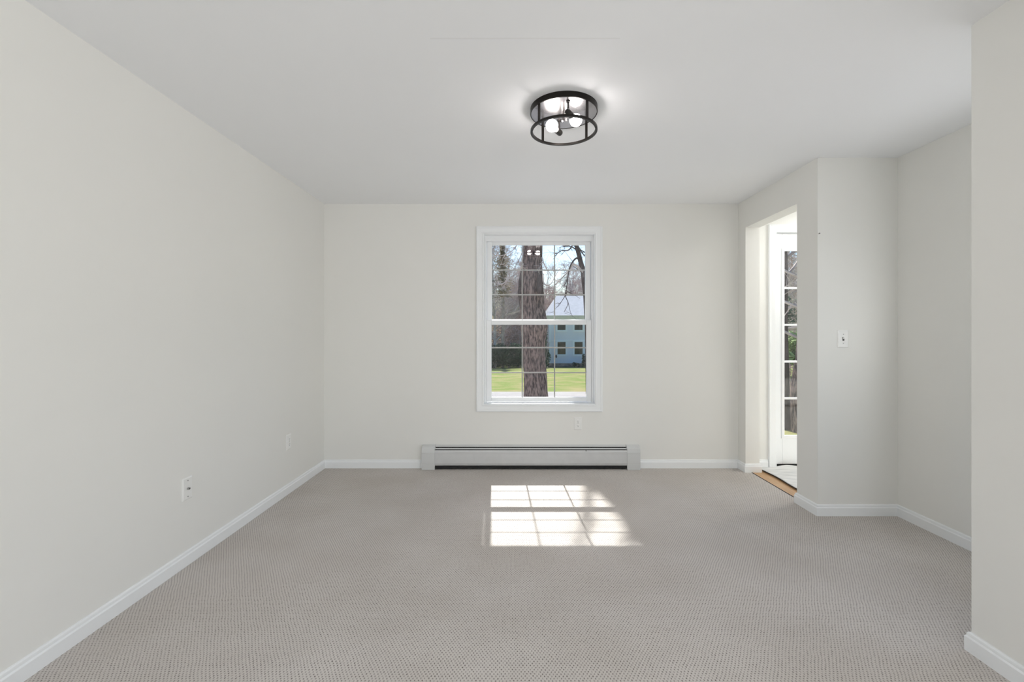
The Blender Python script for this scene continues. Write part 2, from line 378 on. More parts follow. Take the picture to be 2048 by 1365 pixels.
grille(upper, y1 + .0225, 1.353, 2.047, [zpx(540.5, y1 + .022), zpx(590, y1 + .022)], 1)
for sx in (SX0 + .012, SX1 - .012):
    MB().box(sx - .009, sx + .009, y0 - .002, y0 + .012, 1.345, 1.350).build('tilt_latch', M_vinyl, lower, bevel=.001)
MB().box(WX0 - .03, WX1 + .03, YB + .135, YB + .20, WZ0 - .04, WZ0 + .004).build('outer_sill', M_trim, win, bevel=.002)

# ---------------------------------------------------------------- door in the hall
door = empty('door_1', ((DX0 + DX1) / 2, YB + .02, 0), 'white glazed exterior door with white glazing bars in the hall', 'door', kind='structure')
DC = [(0, 0), (0, .012), (.012, .016), (.04, .017), (.055, .023), (.064, .022), (.066, 0)]
b = MB(); cz = DZ1 - .004
cs = [((DX0 - .004, 0), (DX0 - .004, cz)), ((DX1 + .004, 0), (DX1 + .004, cz))]
base = 0; m_ = len(DC)
for (x, z, sx, sz) in [(DX0 - .004, 0, -1, 0), (DX0 - .004, cz, -1, 1), (DX1 + .004, cz, 1, 1), (DX1 + .004, 0, 1, 0)]:
    for (o, d) in DC: b.v.append((x + sx * o, YB - d, z + sz * o))
for i in range(3):
    for k in range(m_):
        l = (k + 1) % m_; b.f.append((i * m_ + k, i * m_ + l, (i + 1) * m_ + l, (i + 1) * m_ + k))
b.build('casing', M_trim, door, smooth=True, angle=25)
b = MB().box(DX0 - .004, DX0 + .004, YB - .01, YB + .16, 0, DZ1).box(DX1 - .004, DX1 + .004, YB - .01, YB + .16, 0, DZ1).box(DX0 + .004, DX1 - .004, YB - .01, YB + .16, DZ1 - .008, DZ1)
b.build('jamb', M_trim, door)
GX0, GX1, GZ0, GZ1 = 2.462, 3.188, .290, 1.976
DY = 4.135
pan = ring(MB(), DX0 + .006, DX1 - .006, .028, DZ1 - .01, GX0 - .014 - DX0 - .006, DY, DY + .044, wb=GZ0 - .028 - .014, wt=DZ1 - .01 - GZ1 - .014).build('door_panel', M_trim, door, bevel=.002)
fr = picture_frame(MB(), GX0, GX1, GZ0, GZ1, [(0, -.012), (0, .006), (.008, .010), (.024, .010), (.028, .004), (.028, -.012)], DY).build('glass_frame', M_vinyl, pan, smooth=True, angle=25)
for i in (1, 2):
    x = GX0 + (GX1 - GX0) * i / 3; MB().box(x - .009, x + .009, DY + .002, DY + .02, GZ0, GZ1).build('glazing_bar', M_vinyl, pan, bevel=.002)
for i in range(1, 5):
    z = GZ0 + (GZ1 - GZ0) * i / 5; MB().box(GX0, GX1, DY + .001, DY + .0195, z - .009, z + .009).build('glazing_bar', M_vinyl, pan, bevel=.002)
MB().box(GX0 - .01, GX1 + .01, DY + .022, DY + .026, GZ0 - .01, GZ1 + .01).build('glass_pane', M_glass, pan)
MB().box(DX0 + .006, DX1 - .006, DY + .004, DY + .03, .001, .029).build('door_sweep', M_rubber, door)
MB().box(DX0 - .01, DX1 + .01, DY + .03, DY + .17, -.06, .012).build('threshold', M_fin, door)

# floor mat in the hall: wavy sheet with a thin dark rim
b = MB(); nx, ny = 44, 40; t_ = .006
def matz(u, v):
    x = 2.2 + u * .93
    z = .004 + .003 * (math.sin(u * 9 + v * 3) + 1)
    e = max(0, (v - .80) / .20)
    z += e * e * (.018 * math.exp(-((x - 2.47) / .085) ** 2) + .010 * math.exp(-((x - 2.8) / .12) ** 2))
    return z
for s_ in (0, 1):
    for j in range(ny + 1):
        for i in range(nx + 1):
            u, v = i / nx, j / ny
            b.v.append((2.2 + u * .93 + .006 * math.sin(v * 12), 3.22 + v * (.885 + .004 * math.sin(u * 15)), matz(u, v) + s_ * t_))
n1 = (nx + 1) * (ny + 1)
for j in range(ny):
    for i in range(nx):
        a = j * (nx + 1) + i
        b.f.append((n1 + a, n1 + a + 1, n1 + a + nx + 2, n1 + a + nx + 1)); b.f.append((a, a + nx + 1, a + nx + 2, a + 1))
mt = tag(b.build('floor_mat', M_mat, origin=(2.66, 3.66, 0), smooth=True), 'pale grey feathery floor mat lying in the hall inside the glazed door', 'mat')
b = MB(); per = [(i / nx, 0) for i in range(nx + 1)] + [(1, j / ny) for j in range(1, ny + 1)] + [((nx - i) / nx, 1) for i in range(1, nx + 1)] + [(0, (ny - j) / ny) for j in range(1, ny)]
for (u, v) in per:
    x, y = 2.2 + u * .93 + .006 * math.sin(v * 12), 3.22 + v * (.885 + .004 * math.sin(u * 15))
    ox, oy = (-.004 if u == 0 else .004 if u == 1 else 0), (-.004 if v == 0 else .0 if v == 1 else 0)
    b.v.append((x + ox, y + oy, max(.0005, matz(u, v) - .003))); b.v.append((x + ox, y + oy, matz(u, v) + t_ * .8))
n_ = len(per)
for i in range(n_): j = (i + 1) % n_; b.f.append((2 * i, 2 * j, 2 * j + 1, 2 * i + 1))
b.build('edge_binding', M_matedge, mt)['label'] = 'dark mat edge'

# added flush fixture, out of view, to go with the hall fill lamp
hl = empty('added_hall_light', (2.85, 3.62, H), 'added small square flush light on the hall ceiling, hidden by the wall', 'light')
MB().box(2.70, 3.0, 3.47, 3.77, H - .04, H).build('housing', M_vinyl, hl)

# ---------------------------------------------------------------- baseboard heater
ht = empty('baseboard_heater', ((HE0 + HE1) / 2, YB, 0), 'long low off-white baseboard heater under the window', 'heater')
hx0, hx1 = HE0 + .105, HE1 - .11
def xprism(mb, poly, x0, x1):     # poly of (depth from wall, z)
    n = len(poly); base = len(mb.v)
    for x in (x0, x1):
        for (d, z) in poly: mb.v.append((x, YB - d, z))
    for k in range(n): j = (k + 1) % n; mb.f.append((base + k, base + j, base + n + j, base + n + k))
    mb.f.append(tuple(base + k for k in range(n))[::-1]); mb.f.append(tuple(base + n + k for k in range(n))); return mb
xprism(MB(), [(.0005, .03), (.004, .03), (.004, .205), (.022, .207), (.030, .201), (.030, .198), (.022, .203), (.0005, .211)], hx0 - .01, hx1 + .01).build('back_plate', M_heat, ht)
xprism(MB(), [(.0372, .191), (.051, .185), (.051, .182), (.037, .188)], hx0 - .01, hx1 + .01).build('damper', M_heat, ht)
xprism(MB(), [(.056, .172), (.060, .176), (.0655, .160), (.0655, .150), (.064, .147), (.0655, .144), (.0655, .060), (.058, .040), (.050, .034), (.050, .036), (.057, .042), (.063, .061), (.063, .158), (.058, .172)], hx0 - .01, hx1 + .01).build('front_panel', M_heat, ht)
xprism(MB(), [(.004, .012), (.052, .010), (.052, .016), (.010, .150), (.004, .195)], hx0, hx1).build('fin_cavity', M_black, ht)
b = MB()
for i in range(150):
    x = hx0 + .03 + i * (hx1 - hx0 - .06) / 149; b.box(x, x + .001, YB - .055, YB - .012, .05, .15)
fe = b.build('heating_fins', M_fin, ht); fe['kind'] = 'stuff'
CAPP = [(.0005, .001), (.0005, .214), (.024, .213), (.046, .205), (.062, .186), (.0700, .155), (.0700, .149), (.069, .147), (.0705, .145), (.0705, .056), (.069, .053), (.070, .050), (.070, .001)]
xprism(MB(), CAPP, HE0, HE0 + .117).build('end_cap', M_heat2, ht, bevel=.0012)
xprism(MB(), CAPP, HE1 - .117, HE1).build('end_cap', M_heat2, ht, bevel=.0012)
MB().box(.63, .642, YB - .0665, YB - .0650, .168, .176).build('dent', M_screw, ht)['label'] = 'small chipped spot on the front panel'

# ---------------------------------------------------------------- wall plates
def basis(kind, loc):
    # plate local frame: x to its right, -y out of the wall
    rz = {'back': 0, 'left': R(90)}[kind]     # facing -y ; facing +x
    return Matrix.Translation(Vector(loc)) @ Matrix.Rotation(rz, 4, 'Z')
def local_box(mb, M, x0, x1, y0, y1, z0, z1):
    t = MB().box(x0, x1, y0, y1, z0, z1); return mb.add([M @ Vector(v) for v in t.v], t.f)
def disc(mb, M, cx, cz, r, y, t, n=12):
    vs = []
    for yy in (y, y - t):
        for k in range(n): a = 2 * math.pi * k / n; vs.append(M @ Vector((cx + r * math.cos(a), yy, cz + r * math.sin(a))))
    fs = [(k, (k + 1) % n, n + (k + 1) % n, n + k) for k in range(n)] + [tuple(range(n)), tuple(range(n, 2 * n))[::-1]]
    return mb.add(vs, fs)
def outlet(kind, loc, label):
    M = basis(kind, loc); e = empty('wall_outlet', loc, label, 'outlet')
    MB().plate(M, .072, .116, .006, .006).build('cover_plate', M_plate, e)
    for sz in (.0195, -.0195):
        b = MB(); disc(b, M, 0, sz, .0165, -.0055, .0025, 20); rc = b.build('socket', M_plate2, e, smooth=True)
        for (x0, x1, h) in ((-.0078, -.0052, .009), (.0052, .0078, .007)):
            local_box(MB(), M, x0, x1, -.0083, -.0078, sz + .003 - h / 2, sz + .003 + h / 2).build('slot', M_slot, rc)
        b = MB(); disc(b, M, 0, sz - .008, .0028, -.0078, .0005); b.build('slot', M_slot, rc)
    b = MB(); disc(b, M, 0, 0, .003, -.006, .001); b.build('screw', M_screw, e)
    return e
outlet('back', (.572, YB, .404), 'white duplex outlet on the far wall between window and heater')
outlet('left', (XL, 3.462, .392), 'white duplex outlet low on the left wall near the far corner')
cp = (XL, 2.388, .402); M = basis('left', cp)
e = empty('cable_plate', cp, 'white cable jack plate low on the left wall, nearer the camera', 'wall plate')
MB().plate(M, .072, .118, .007, .006).build('cover_plate', M_plate, e)
b = MB(); disc(b, M, 0, 0, .0055, -.007, .010, 14); cj = b.build('jack', M_screw, e, smooth=True)
b = MB(); disc(b, M, 0, 0, .0035, -.017, .0004, 10); b.build('opening', M_slot, cj)
for z in (.042, -.042):
    b = MB(); disc(b, M, 0, z, .0032, -.007, .001); b.build('screw', M_screw, e)
sp = (2.199, YA, 1.186); M = basis('back', sp)
e = empty('light_switch', sp, 'white toggle light switch on the narrow wall facing the camera', 'switch')
MB().plate(M, .073, .118, .006, .006).build('cover_plate', M_plate, e)
b = MB(); local_box(b, M, -.006, .006, -.0075, -.0058, -.0125, .0125); b.build('toggle_surround', M_slot, e)
vs = [(-.0045, -.007, -.002), (.0045, -.007, -.002), (.0045, -.007, .010), (-.0045, -.007, .010), (-.0038, -.018, .007), (.0038, -.018, .007), (.0038, -.018, .0125), (-.0038, -.018, .0125)]
b = MB(); b.add([M @ Vector(v) for v in vs], [(0, 3, 2, 1), (4, 5, 6, 7), (0, 1, 5, 4), (1, 2, 6, 5), (2, 3, 7, 6), (3, 0, 4, 7)]); b.build('toggle', M_plate2, e)
for z in (.030, -.030):
    b = MB(); disc(b, M, 0, z, .0034, -.006, .001); b.build('screw', M_screw, e)
nl = MB(); nl.tube([(XR + .006, YA, 1.89), (XR + .006, YA - .012, 1.892)], .0016, 8); nl.tube([(XR + .006, YA - .012, 1.892), (XR + .006, YA - .0135, 1.892)], .0035, 10)
tag(nl.build('nail', M_slot, origin=(XR + .006, YA, 1.89)), 'tiny dark nail near the corner edge above the light switch', 'nail')

# ---------------------------------------------------------------- ceiling light
FX, FY = .2555, 2.37; RR = .1745
lt = empty('flush_mount_light', (FX, FY, H), 'round black open-cage ceiling light with two lit bulbs', 'ceiling light')
T = Matrix.Translation((FX, FY, H))
zc = -.029
MB().lathe([(RR - .02, 0), (RR, 0), (RR + .0005, zc), (RR - .004, zc - .0005), (RR - .004, zc + .004)], T, 96).build('canopy', M_bronze, lt, smooth=True)
MB().lathe([(0, zc + .002), (RR - .0042, zc + .002), (RR - .0042, zc + .001), (0, zc + .001)], T, 96).build('reflector', M_nickel, lt, smooth=True)['label'] = 'bright satin reflector plate'
zr = -.124
MB().lathe([(RR - .012, zr), (RR, zr), (RR, zr + .011), (RR - .012, zr + .011)], T, 96, close=True).build('cage_ring', M_bronze, lt, smooth=True)
for k in range(4):
    a = R(37 + 90 * k); Mp = T @ Matrix.Rotation(a, 4, 'Z')
    t = MB().box(RR - .0085, RR - .0035, -.0072, .0072, zr + .008, zc + .0005)
    MB().add([Mp @ Vector(v) for v in t.v], t.f).build('cage_post', M_bronze, lt)
MB().lathe([(0, zc), (.015, zc), (.015, -.075), (.010, -.080), (0, -.080)], Matrix.Translation((FX + .002, FY - .02, H)), 24).build('hub', M_nickel, lt, smooth=True)
def socket(el, bl):
    el = Vector((FX + el[0], FY + el[1], H + el[2])); bl = Vector((FX + bl[0], FY + bl[1], H + bl[2]))
    d = (bl - el).normalized()
    MB().tube([(el.x, el.y, H + zc + .001), (el.x, el.y, H + zc - .004)], .011, 20).tube([(el.x, el.y, H + zc), (el.x, el.y, el.z)], .0045, 12).build('arm', M_socket, lt, smooth=True)
    q = Vector((0, 0, 1)).rotation_difference(d).to_matrix().to_4x4()
    Ms = Matrix.Translation(el) @ q
    sk = MB().lathe([(0, -.016), (.010, -.016), (.0155, -.010), (.0165, .0), (.0165, .036), (.0145, .038), (0, .038)], Ms, 28).build('socket', M_socket, lt, smooth=True)
    L_ = (bl - el).length
    prof = [(0, .034), (.012, .036), (.0125, .040)]
    r = .0315
    for i in range(13):
        t = -1.05 + (math.pi / 2 + 1.05) * i / 12
        prof.append((max(0, r * math.cos(t)), L_ + r * math.sin(t)))
    MB().lathe(prof, Ms, 28).build('bulb', M_bulb, lt, smooth=True, angle=80)['label'] = 'glowing frosted bulb'
socket((.008, -.128, -.084), (.056, -.052, -.086))
socket((-.016, .075, -.092), (-.062, 0, -.090))

# ================================================================= outdoors
def gz(y):      # ground height along the view
    ks = [(4.2, -.55), (12.9, -.74), (15.6, -.78), (30, -1.42), (45, -2.08), (70, -2.2), (140, -1.0)]
    if y <= ks[0][0]: return ks[0][1]
    for (a, za), (c, zc_) in zip(ks, ks[1:]):
        if y <= c: return za + (zc_ - za) * (y - a) / (c - a)
    return ks[-1][1]
def strip(y0, y1, x0, x1, n=10, dz=0.0, nx=8):
    b = MB()
    for j in range(n + 1):
        y = y0 + (y1 - y0) * j / n
        for i in range(nx + 1): b.v.append((x0 + (x1 - x0) * i / nx, y, gz(y) + dz))
    for j in range(n):
        for i in range(nx): a = j * (nx + 1) + i; b.f.append((a, a + 1, a + nx + 2, a + nx + 1))
    return b
def g_struct(name, b, m, label, cat): return struct(name, b, m, label, cat, smooth=True)
g_struct('side_yard', strip(4.0, 12.9, 3.9, 90, 12, nx=20), M_grass, 'grass yard beside the house outside the glazed door', 'grass')
g_struct('front_yard', strip(4.0, 12.9, -60, 3.9, 12, nx=20), M_yard, 'unseen yard between the window and the street, pale to bounce light', 'ground')
g_struct('street', strip(12.9, 15.6, -60, 90, 3), M_road, 'pale street crossing behind the tree', 'street')
g_struct('lawn', strip(15.6, 47, -60, 90, 30), M_grass, 'sunny green lawn across the street with scattered leaves', 'lawn')
g_struct('woodland_floor', strip(47, 140, -100, 150, 12), M_woodfloor, 'leaf-covered ground under the far trees', 'ground')
gb = MB().box(-60, 90, -40, 4.0, -.75, -.56)
struct('rear_yard', gb, M_yard, 'ground around and behind the house', 'ground')

# big tree trunk in front of the window
TD = 11.0; s = TD / F
rows = [(1180, 1036, 1110), (850, 1041, 1104), (830, 1044, 1101), (795, 1047, 1097), (745, 1047, 1092.5), (720, 1046.5, 1090.5), (700, 1045.5, 1089), (680, 1044, 1091), (655, 1041.5, 1096), (638, 1041, 1094),
        (615, 1040.5, 1088), (600, 1040, 1087.5), (580, 1040, 1087.5), (560, 1041, 1087), (545, 1042, 1086), (530, 1044, 1085), (500, 1046, 1085), (450, 1046, 1084), (400, 1044, 1080), (330, 1042, 1072), (270, 1036, 1062), (215, 1030, 1050)]
b = MB(); NS = 56; import mathutils
dense = []
for (a, c) in zip(rows, rows[1:]):
    k = max(2, int(abs(a[0] - c[0]) / 5))
    for i in range(k): f_ = i / k; dense.append(tuple(a[q] + (c[q] - a[q]) * f_ for q in range(3)))
dense.append(rows[-1])
for (py, l, r_) in dense:
    z = CAMZ - (py - 668) * s; z = max(z, gz(TD) - .1) if py < 1000 else gz(TD) - .1
    cx = ((l + r_) / 2 - 1030) * s; rad = (r_ - l) / 2 * s
    for k in range(NS):
        t = 2 * math.pi * k / NS
        p = Vector((math.cos(t) * 2.2, math.sin(t) * 2.2, z * .55))
        nn = mathutils.noise.noise(p * 2.2) * .10 + mathutils.noise.noise(Vector((math.cos(t) * 9, math.sin(t) * 9, z * 1.3))) * .07
        rr = rad * (1 + nn - .02)
        b.v.append((cx + rr * math.cos(t), TD + rr * math.sin(t), z))
for i in range(len(dense) - 1):
    for k in range(NS): b.f.append((i * NS + k, i * NS + (k + 1) % NS, (i + 1) * NS + (k + 1) % NS, (i + 1) * NS + k))
bigt = empty('street_tree', (.5, TD, gz(TD)), 'large furrowed bare tree trunk standing right outside the window', 'tree')
b.build('trunk', M_bark, bigt, smooth=True, angle=180)
def P(px, py, D): return Vector(((px - 1030) * D / F, D, CAMZ - (py - 668) * D / F))
def burl(px, py0, py1, wpx, D, n=5):
    b = MB(); mb_ = b
    c = P(px, (py0 + py1) / 2, D); b.sphere(c, 1, 22, 16, (wpx * D / F / 2, wpx * D / F / 2 * 1.0, (py0 - py1) * D / F / 2))
    b.v = [tuple(Vector(v) + Vector((1, 1, 0)) * .03 * mathutils.noise.noise(Vector(v) * 6)) for v in b.v]
    return b
burl(1080, 598, 538, 15, TD - .27).build('burl', M_burl, bigt, smooth=True)['label'] = 'dark oval patch of bark'
burl(1043, 618, 538, 14, TD - .02).build('burl', M_burl, bigt, smooth=True)['label'] = 'dark bulge on the left flank'

def grow(mb, p, d, length, r, depth, rng, spread=.7, up=.12, kids=(5, 4), nseg=4, sides=(6, 4, 3), tip=.006, droop=0):
    pts = [p.copy()]; rad = [r]; d = d.normalized(); dirs = [d.copy()]
    for i in range(nseg):
        d = (d + Vector((rng.uniform(-1, 1), rng.uniform(-1, 1), rng.uniform(-1, 1))) * .20 + Vector((0, 0, up - droop * i))).normalized()
        p = p + d * length / nseg; pts.append(p.copy()); dirs.append(d.copy()); rad.append(max(tip, r * (1 - .75 * (i + 1) / nseg)))
    lvl = min(len(sides) - 1, max(0, len(kids) - depth))
    mb.tube(pts, rad, sides[lvl], cap=False)
    if depth <= 0: return
    for k in range(kids[len(kids) - depth]):
        t = rng.uniform(.2, 1.0) * nseg; i = min(nseg - 1, int(t)); q = pts[i].lerp(pts[i + 1], t - i)
        ax = Vector((rng.uniform(-1, 1), rng.uniform(-1, 1), rng.uniform(-.4, .9))).normalized()
        nd = (dirs[i] * (1 - spread) + ax * spread).normalized()
        grow(mb, q, nd, length * rng.uniform(.4, .68), max(tip, rad[min(i + 1, nseg)] * .62), depth - 1, rng, spread, up * .6, kids, max(2, nseg - 1), sides, tip, droop)

rng = random.Random(3)
# crown of the big tree (mostly above the window's view)
for (px, py, dx, dy, dz, L_, r_) in [(1042, 240, -.5, .2, .9, 3.6, .13), (1052, 300, .9, -.1, .8, 3.8, .13), (1048, 215, .1, -.5, 1, 3.2, .12), (1078, 470, .8, .1, .9, 3.4, .10), (1050, 380, -.8, .4, .7, 3.0, .09)]:
    b = MB(); grow(b, P(px, py, TD), Vector((dx, dy, dz)), L_, r_, 3, rng, .62, .1, (6, 5, 4), 5, (8, 5, 3, 3), .005)
    b.build('limb', M_twig, bigt, smooth=True)
def twig(pts, r0, parent, D, sub=3, seed=1, m=M_twig, name='limb', jit=.15):
    rg = random.Random(seed); q = [P(a, c, D + rg.uniform(-jit, jit)) for a, c in pts]
    # smooth by subdividing (Catmull-Rom)
    out = []
    for i in range(len(q) - 1):
        p0, p1, p2, p3 = q[max(0, i - 1)], q[i], q[i + 1], q[min(len(q) - 1, i + 2)]
        for k in range(4):
            t = k / 4; out.append(.5 * ((2 * p1) + (p2 - p0) * t + (2 * p0 - 5 * p1 + 4 * p2 - p3) * t * t + (3 * p1 - p0 - 3 * p2 + p3) * t ** 3))
    out.append(q[-1]); n = len(out)
    b = MB(); b.tube(out, [max(.004, r0 * (1 - .8 * i / (n - 1))) for i in range(n)], 6)
    for k in range(sub):
        i = rg.randrange(2, n - 1); d = (out[i] - out[i - 1]).normalized()
        nd = (d + Vector((rg.uniform(-1, 1), rg.uniform(-.5, .5), rg.uniform(-1, .6)))).normalized()
        grow(b, out[i], nd, (out[-1] - out[0]).length * rg.uniform(.2, .45), max(.004, r0 * .4), 1, rg, .6, 0, (4,), 3, (4, 3), .0035)
    return b.build(name, m, parent, smooth=True)
twig([(1046, 528), (1036, 545), (1020, 556), (1005, 568), (988, 566), (970, 572)], .022, bigt, TD - .3, 7, 1)
twig([(1046, 500), (1038, 520), (1024, 545), (1012, 560)], .012, bigt, TD - .3, 5, 2)
twig([(1086, 548), (1087, 565), (1093, 571), (1101, 569), (1108, 558), (1118, 540), (1128, 536)], .018, bigt, TD - .4, 5, 3)
twig([(1084, 515), (1088, 528), (1098, 545), (1112, 562)], .016, bigt, TD - .3, 6, 4)
twig([(1042, 470), (1034, 490), (1020, 505), (1000, 512), (980, 508)], .016, bigt, TD - .2, 7, 9)

# tree at the right edge of the window view
RT = 15.0
rt = empty('roadside_tree', ((1181 - 1030) * RT / F, RT, gz(RT)), 'leaning bare tree at the right edge of the window with drooping branches', 'tree')
b = MB(); pr = [(1184, 800), (1181, 720), (1178, 650), (1173, 590), (1166, 545), (1158, 510), (1150, 480), (1140, 440), (1128, 380)]
b.tube([P(a, c, RT) for a, c in pr], [.20, .17, .14, .11, .085, .075, .065, .05, .03], 14); b.build('trunk', M_burl, rt, smooth=True)
twig([(1166, 545), (1158, 535), (1146, 530), (1135, 545), (1122, 558), (1112, 568), (1102, 580)], .04, rt, RT - .1, 6, 5, M_twig)
twig([(1160, 520), (1152, 517), (1142, 530), (1137, 548), (1134, 570), (1131, 592), (1136, 607), (1128, 625)], .035, rt, RT - .2, 5, 6, M_burl)
twig([(1134, 585), (1124, 602), (1112, 617)], .015, rt, RT - .2, 3, 16, M_burl)
twig([(1150, 482), (1138, 500), (1122, 502), (1110, 512)], .03, rt, RT - .1, 8, 7, M_burl)
twig([(1172, 585), (1176, 540), (1180, 500), (1184, 440)], .06, rt, RT, 8, 8, M_burl)
twig([(1158, 508), (1150, 498), (1135, 492), (1118, 496)], .03, rt, RT + .2, 8, 12, M_burl)
for q in range(4):
    b = MB(); grow(b, P(1150 - q * 6, 470 - q * 22, RT), Vector((rng.uniform(-1, .5), rng.uniform(-.4, .6), .5)), 3.2, .06, 3, rng, .6, .05, (6, 4, 4), 4, (6, 4, 3, 3), .005)
    b.build('limb', M_twig, rt, smooth=True)

# ---- forest of bare trees
def bare_tree(seed, h, m, n1=22, tip=.012):
    rg = random.Random(seed); b = MB(); p = Vector((0, 0, -.3)); d = Vector((0, 0, 1)); pts = [p]; rad = [h * .0135]
    for i in range(8):
        d = (d + Vector((rg.uniform(-1, 1), rg.uniform(-1, 1), 0)) * .06).normalized(); p = p + d * (h + .3) / 8; pts.append(p); rad.append(h * .0135 * (1 - .9 * (i + 1) / 8) + .01)
    b.tube(pts, rad, 7, cap=False)
    for k in range(n1):
        t = rg.uniform(1.3, 7.9); i = int(t); q = pts[i].lerp(pts[i + 1], t - i); a = rg.uniform(0, 6.283)
        nd = Vector((math.cos(a), math.sin(a), rg.uniform(.5, 1.5)))
        grow(b, q, nd, h * rg.uniform(.16, .30) * (1.15 - t / 14), rad[i] * .5, 2, rg, .55, .10, (7, 6), 4, (4, 3, 3), tip)
    return b
protos = []
for sd, h, m in ((11, 13.5, M_wood1), (12, 15, M_wood2), (13, 12, M_wood1), (14, 16, M_wood2)):
    me = bare_tree(sd, h, m); o = me.build('bare_tree', m); protos.append(o)
used = [False] * 4; fr_rng = random.Random(21)
def plant(i, x, y, sc, rot, label, group):
    o = protos[i]
    if used[i]: o = protos[i].copy(); COL.objects.link(o)
    used[i] = True
    o.location = (x, y, gz(y)); o.rotation_euler = (0, 0, rot); o.scale = (sc, sc, sc)
    return tag(o, label, 'tree', group)
cnt = 0
while cnt < 130:
    D = fr_rng.uniform(50, 96) if cnt < 116 else fr_rng.uniform(50, 60)
    px = fr_rng.uniform(960, 1240) if cnt < 92 else fr_rng.choice((fr_rng.uniform(860, 960), fr_rng.uniform(1240, 1440)))
    x = (px - 1030) * D / F
    if 2.0 < x < 19 and D < 60: continue
    sc = fr_rng.uniform(.62, .92)
    plant(fr_rng.randrange(4), x, D, sc, fr_rng.uniform(0, 6.28), 'tall bare tree in the brown woods beyond the lawn', 'bare trees of the far woods')
    cnt += 1
# trees left of the frame's window lobe, nearer and taller
for (px, D, sc, wh) in ((990, 44, .84, 'bare tree rising just behind the dark shrubs, left of the pine'), (975, 47, 1.0, 'tallest bare tree behind the dark shrubs, at the window frame'), (1003, 52, .7, 'bare tree behind the bronze pine'), (1030, 50, .6, 'small bare tree just left of the big trunk, beyond the lawn')):
    plant(fr_rng.randrange(4), (px - 1030) * D / F, D, sc, fr_rng.uniform(0, 6.28), wh, 'bare trees behind the dark shrubs')
# woods seen through the glazed door
for k in range(56):
    D = fr_rng.uniform(17, 42) if k < 16 else fr_rng.uniform(50, 90); px = fr_rng.uniform(1530, 1660) if k < 38 else fr_rng.uniform(1440, 1800)
    plant(fr_rng.randrange(4), (px - 1030) * D / F, D, fr_rng.uniform(.45, .8), fr_rng.uniform(0, 6.28), 'bare tree in the thicket seen through the door glass', 'bare trees seen through the door')

# ---- leafy masses
def foliage(c, rx, ry, rz, n, leaf, seed, lumps=9, aspect=1.0):
    rg = random.Random(seed); b = MB(); c = Vector(c); cen = []
    for k in range(lumps):
        cen.append((Vector((rg.uniform(-.6, .6) * rx, rg.uniform(-.5, .5) * ry, rg.uniform(-.55, .6) * rz)), rg.uniform(.35, .6)))
    for k in range(n):
        q, s_ = cen[rg.randrange(lumps)]
        v = Vector((rg.gauss(0, 1), rg.gauss(0, 1), rg.gauss(0, 1))).normalized() * (rg.random() ** .4)
        p = c + q + Vector((v.x * rx * s_, v.y * ry * s_, v.z * rz * s_))
        a = Vector((rg.gauss(0, 1), rg.gauss(0, 1), rg.gauss(0, 1))).normalized(); e_ = a.orthogonal().normalized() * leaf * rg.uniform(.5, 1.2) ; a = a * leaf * rg.uniform(.5, 1.2) * aspect
        b.add([p - a, p + e_ * .5, p + a, p - e_ * .5], [(0, 1, 2, 3)])
    return b
def shrub(name, px, pyb, D, w, h, n, leaf, m, label, cat, seed, depth=None):
    x = (px - 1030) * D / F; z0 = gz(D); e = empty(name, (x, D, z0), label, cat)
    foliage((x, D, z0 + h * .52), w / 2 * 1.15, (depth or w) / 2, h / 2 * 1.12, n, leaf, seed).build('foliage', m, e)
    b = MB(); rg = random.Random(seed)
    for k in range(6):
        b.tube([(x + rg.uniform(-.1, .1), D + rg.uniform(-.1, .1), z0 - .05), (x + rg.uniform(-.3, .3) * w, D + rg.uniform(-.2, .2) * w, z0 + h * .6)], [.05, .015], 5)
    b.build('stems', M_wood1, e); return e
shrub('evergreen_shrub', 990, 735, 41, 2.6, 2.3, 2600, .13, M_ever, 'dark rounded evergreen shrub left of the tree, nearest the window frame', 'shrub', 41)
shrub('evergreen_shrub', 1018, 735, 42, 2.2, 2.1, 2400, .13, M_ever, 'dark evergreen shrub in the middle of the left shrub row', 'shrub', 42)
shrub('evergreen_shrub', 1038, 735, 43, 1.9, 2.4, 2400, .13, M_ever2, 'green evergreen shrub just left of the big trunk', 'shrub', 43)
shrub('evergreen_shrub', 1088, 732, 43, 1.9, 4.0, 3600, .14, M_ever2, 'green conifer between the big trunk and the pale house', 'shrub', 44)
shrub('evergreen_shrub', 962, 735, 43, 3, 2.4, 2400, .14, M_ever, 'dark evergreen shrub at the far left end of the shrub row', 'shrub', 48)
shrub('brush_thicket', 1000, 700, 47, 6.5, 4.2, 5200, .16, M_brush, 'tangled brown brush rising behind the dark shrubs', 'bushes', 45, 3)
shrub('brush_thicket', 1060, 700, 56, 9, 3.6, 5200, .17, M_brush, 'tangled brown brush in the woods behind the big trunk', 'bushes', 46, 3)

def pine(px, D, h, w, n, m, label, seed, zlow=.25):
    x = (px - 1030) * D / F; z0 = gz(D); e = empty('pine_tree', (x, D, z0), label, 'tree')
    MB().tube([(x, D, z0 - .2), (x + .1, D, z0 + h * .5), (x, D, z0 + h)], [h * .014, h * .009, .02], 8).build('trunk', M_wood1, e, smooth=True)
    rg = random.Random(seed); b = MB()
    for k in range(n):
        t = rg.uniform(zlow, 1); a = rg.uniform(0, 6.283); rr = w * (1 - t) ** .7 * rg.uniform(.1, 1) * (.6 + .4 * math.sin(t * 40 + a * 2))
        p = Vector((x + rr * math.cos(a), D + rr * math.sin(a), z0 + h * t - rr * .15))
        q = Vector((math.cos(a), math.sin(a), rg.uniform(-.6, .5))).normalized() * rg.uniform(.12, .3); o = q.orthogonal().normalized() * .035
        b.add([p - q, p + o, p + q, p - o], [(0, 1, 2, 3)])
    b.build('foliage', m, e); return e
